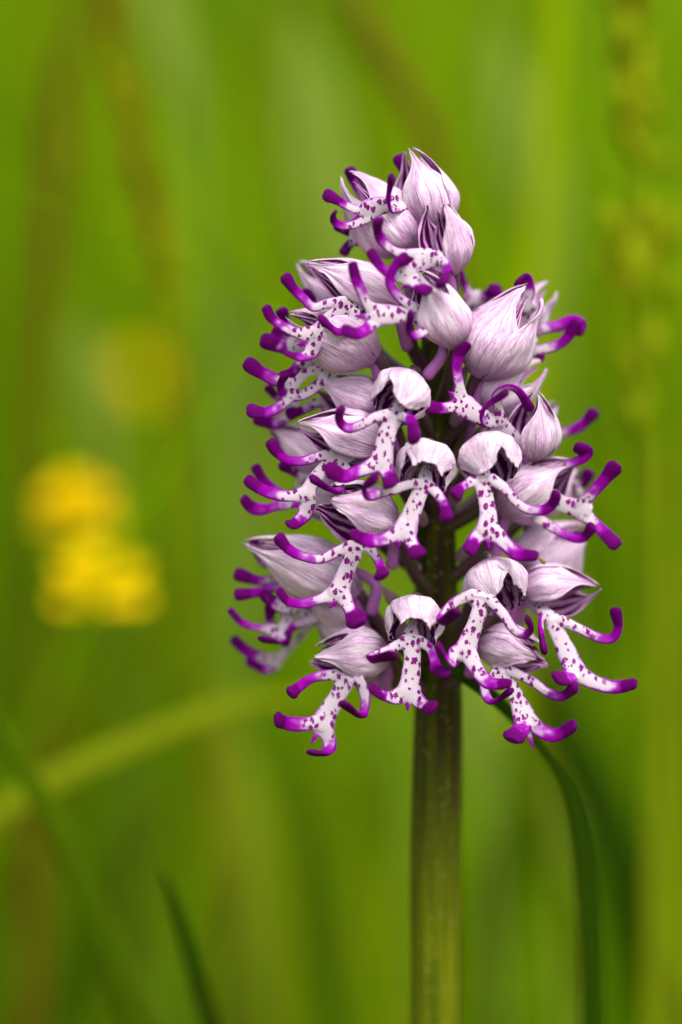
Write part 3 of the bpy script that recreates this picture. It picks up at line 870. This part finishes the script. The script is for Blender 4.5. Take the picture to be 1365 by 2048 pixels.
blade([(1070, 1300, -1900, 12), (1140, 1480, -1950, 46), (1210, 1640, -2000, 54), (1290, 1850, -2050, 60), (1350, 2060, -2100, 60)], MB['dark'], 'broad dark grass blade slanting behind the arching blade')
blade([(585, 40, -2600, 14), (620, 200, -2600, 60), (640, 350, -2600, 74), (670, 520, -2600, 60), (720, 760, -2600, 16), (760, 1100, -2600, 12)], MB['pale'], 'broad grey-green leaf with a pale painted highlight rising behind the top flowers')  # pale leaves are wide only where the painted highlight sits, thin below
blade([(985, 40, -2700, 10), (1010, 160, -2700, 46), (1050, 300, -2700, 72), (1090, 440, -2700, 50), (1110, 700, -2700, 14), (1120, 1200, -2700, 12)], MB['pale'], 'leaf with a pale painted highlight and a pointed tip right of the topmost flower')
blade([(930, 1300, -2000, 20), (950, 1440, -2000, 62), (975, 1560, -2000, 30), (985, 1700, -2000, 10)], MB['pale'], 'leaf with a pale painted highlight just right of the thick flower stem')
blade([(150, 630, -2500, 6), (180, 760, -2500, 46), (205, 880, -2500, 26), (225, 1000, -2500, 5), (240, 1200, -2500, 4)], MB['pale'], 'leaf with a pale painted highlight above the yellow flowers')
blade([(290, -90, -2500, 40), (340, 80, -2500, 48), (370, 180, -2500, 34), (390, 330, -2500, 12), (420, 700, -2500, 8)], MB['pale'], 'leaf with a pale painted highlight beside the straw coloured grass stalk')
blade([(690, -40, -1900, 12), (740, 60, -1900, 22), (800, 160, -1900, 22), (870, 300, -1900, 20), (930, 600, -1900, 8)], MB['brown'], 'brown grass stalk leaning behind the topmost flower')
blade([(165, -40, -2300, 6), (125, 180, -2300, 22), (105, 380, -2300, 26), (90, 640, -2300, 18), (70, 1000, -2300, 14), (60, 1500, -2300, 14)], MB['brown'], 'upright brown grass stalk left of the straw coloured stalk')
blade([(440, 1380, -2600, 20), (470, 1600, -2600, 60), (520, 1800, -2600, 56), (560, 2060, -2600, 30)], MB['lime'], 'bright lime grass blade left of the thick flower stem')
blade([(450, 560, -2900, 20), (485, 800, -2900, 60), (500, 1050, -2900, 50), (480, 1300, -2900, 14)], MB['pale'], 'blade with a pale painted highlight behind the left-hand flowers')
blade([(1335, 900, -2000, 20), (1335, 1400, -2000, 26), (1330, 2060, -2000, 26)], MB['lime'], 'upright lime grass blade right of the broad dark blade')
blade([(600, 1500, -2200, 10), (620, 1620, -2200, 40), (650, 1800, -2200, 50), (700, 2060, -2200, 46)], MB['mid'], 'mid green grass blade close by the left of the thick stem')
blade([(1010, 1480, -2200, 10), (1030, 1620, -2200, 50), (1000, 1800, -2200, 56), (960, 2060, -2200, 50)], MB['mid'], 'mid green blade filling the gap between stem and arching blade')

def spikelet(C0, axis, ln, wd, mat, parent):
    axis = nrm(axis)
    C = np.array([C0 + axis * ln * t for t in (0, .25, .5, .75, 1)])
    w = np.array([.35, .9, 1, .75, .2]) * wd
    V, Fc = sweep(C, w, w * .7, (0.1, -1, .2), 8, .5)
    return mesh_obj('spikelet', V, Fc, mat, parent)

def seed_head(pts, spots, mat_s, mat_p, label, size):
    C, hw = world_path(pts)
    root = empty('grass_stalk', C[-1]); tag(root, label, 'grass stalk')
    V, Fc = sweep(C, hw, hw, (0, -1, .1), 8, .5)
    mesh_obj('stem', V, Fc, mat_s, root, C[-1])
    for (x, y, z, dx, dy, s) in spots:
        w = U((x, y, z))[0]; w2 = U((x + dx, y + dy, z + 4))[0]
        # pedicel foot sits on the stalk
        i = np.argmin(np.linalg.norm(C - w, axis=1))
        o = spikelet(w, w2 - w, size * s, size * s * .28, mat_p, root)
        Vp, Fp = sweep(np.array([C[min(i + 1, len(C) - 1)], (C[i] + w) / 2, w]), np.full(3, .00025), np.full(3, .00025), (0.1, -1, .3), 6, .4)
        mesh_obj('pedicel', Vp, Fp, mat_s, root)
    return root
r2 = random.Random(5)
spots = []
for y in list(range(-30, 350, 15)) + list(range(455, 610, 8)) + list(range(690, 900, 20)):
    cx = 1262 + y * .035
    wide = 26 if y < 340 else (48 if y < 620 else 30)
    sx = r2.uniform(-1, 1) * wide
    spots.append((cx + sx, y, -1150 + r2.uniform(-60, 60), sx * .25 + r2.uniform(-4, 4), -30, r2.uniform(.8, 1.25)))
M_PAN = mat_blade('panicle_green', (.23, .29, .003), (.30, .34, .005), .45, .6)
seed_head([(1258, -60, -1150, 4), (1268, 200, -1150, 5), (1280, 500, -1150, 6), (1292, 900, -1150, 7), (1300, 1500, -1310, 8), (1300, 2060, -1320, 8)], spots, MB['lime'], M_PAN,
          'tall green grass stalk with loose spikelets right of the orchid', .0042)
spots = []
for y in range(-20, 600, 24):
    cx = 205 + y * .22
    spots.append((cx + r2.uniform(-16, 16), y, -1900 + r2.uniform(-40, 40), 4, -34, r2.uniform(.8, 1.2)))
seed_head([(200, -60, -1900, 5), (240, 160, -1900, 6), (290, 380, -1900, 7), (335, 600, -1900, 7), (380, 1000, -1910, 7), (420, 1500, -1920, 8)], spots, MB['straw'], MB['straw'],
          'straw coloured drooping grass stalk with a narrow seed head', .004)

M_YEL = mat_blade('yellow_petal', (.78, .56, .001), (.82, .62, .002), .35, .5)
def yellow_flower(x, y, z, size, stalk, label, n=7, tilt=.5):
    c = U((x, y, z))[0]
    pts = [(x, y + 20, z, 7)] + [(px, py, z, 13) for px, py in stalk]
    C, hw = world_path(pts)
    root = empty('yellow_flower', C[-1]); tag(root, label, 'flower', 'yellow flowers in the grass')
    V, Fc = sweep(C, hw, hw, (0.05, -1, .1), 8, .5)
    mesh_obj('stem', V, Fc, MB['brown'], root, C[-1])
    rr = random.Random(int(x))
    for k in range(n):
        a = 2 * math.pi * k / n + rr.uniform(-.15, .15)
        for ring, (l, lift) in enumerate(((.9, .1), (1.05, .9), (1.1, 2.6))):
            d = np.array([math.cos(a + ring * .35), math.sin(a + ring * .35) * .8 - tilt * .4, lift + math.sin(a) * -.0])
            d = nrm(d)
            Pp = np.array([c + d * size * l * t + np.array([0, 0, -.12 * size * t * t]) for t in (0, .3, .6, .85, 1)])
            w = np.array([.10, .20, .27, .24, .14]) * size
            V, Fc = sweep(Pp, w, w * .12, (0.01, -.5, 1), 8, .4)
            mesh_obj('petal', V, Fc, M_YEL, root)
    Pc = np.array([c + np.array([0, 0, size * t]) for t in (-.25, 0, .2, .35)])
    w = np.array([.10, .24, .24, .1]) * size
    V, Fc = sweep(Pc, w, w, (0, -1, .1), 10, .5)
    mesh_obj('flower_centre', V, Fc, M_YEL, root)
    return root
yellow_flower(155, 1040, -2200, .0066, [(150, 1180), (120, 1400), (90, 1700), (80, 2060)], 'upper of the two bright yellow flowers left of the orchid')
yellow_flower(200, 1195, -1900, .0074, [(150, 1290), (120, 1400), (70, 1650), (40, 2060)], 'lower of the two bright yellow flowers left of the orchid', n=5, tilt=.1)
yellow_flower(275, 770, -5200, .0052, [(280, 1000), (290, 1500), (300, 2060)], 'dim yellow flower farther back above the bright yellow pair')
print('flowers', flower_count, 'script ok')
for o in bpy.data.objects:
    if '_w' in o:
        del o['_w']
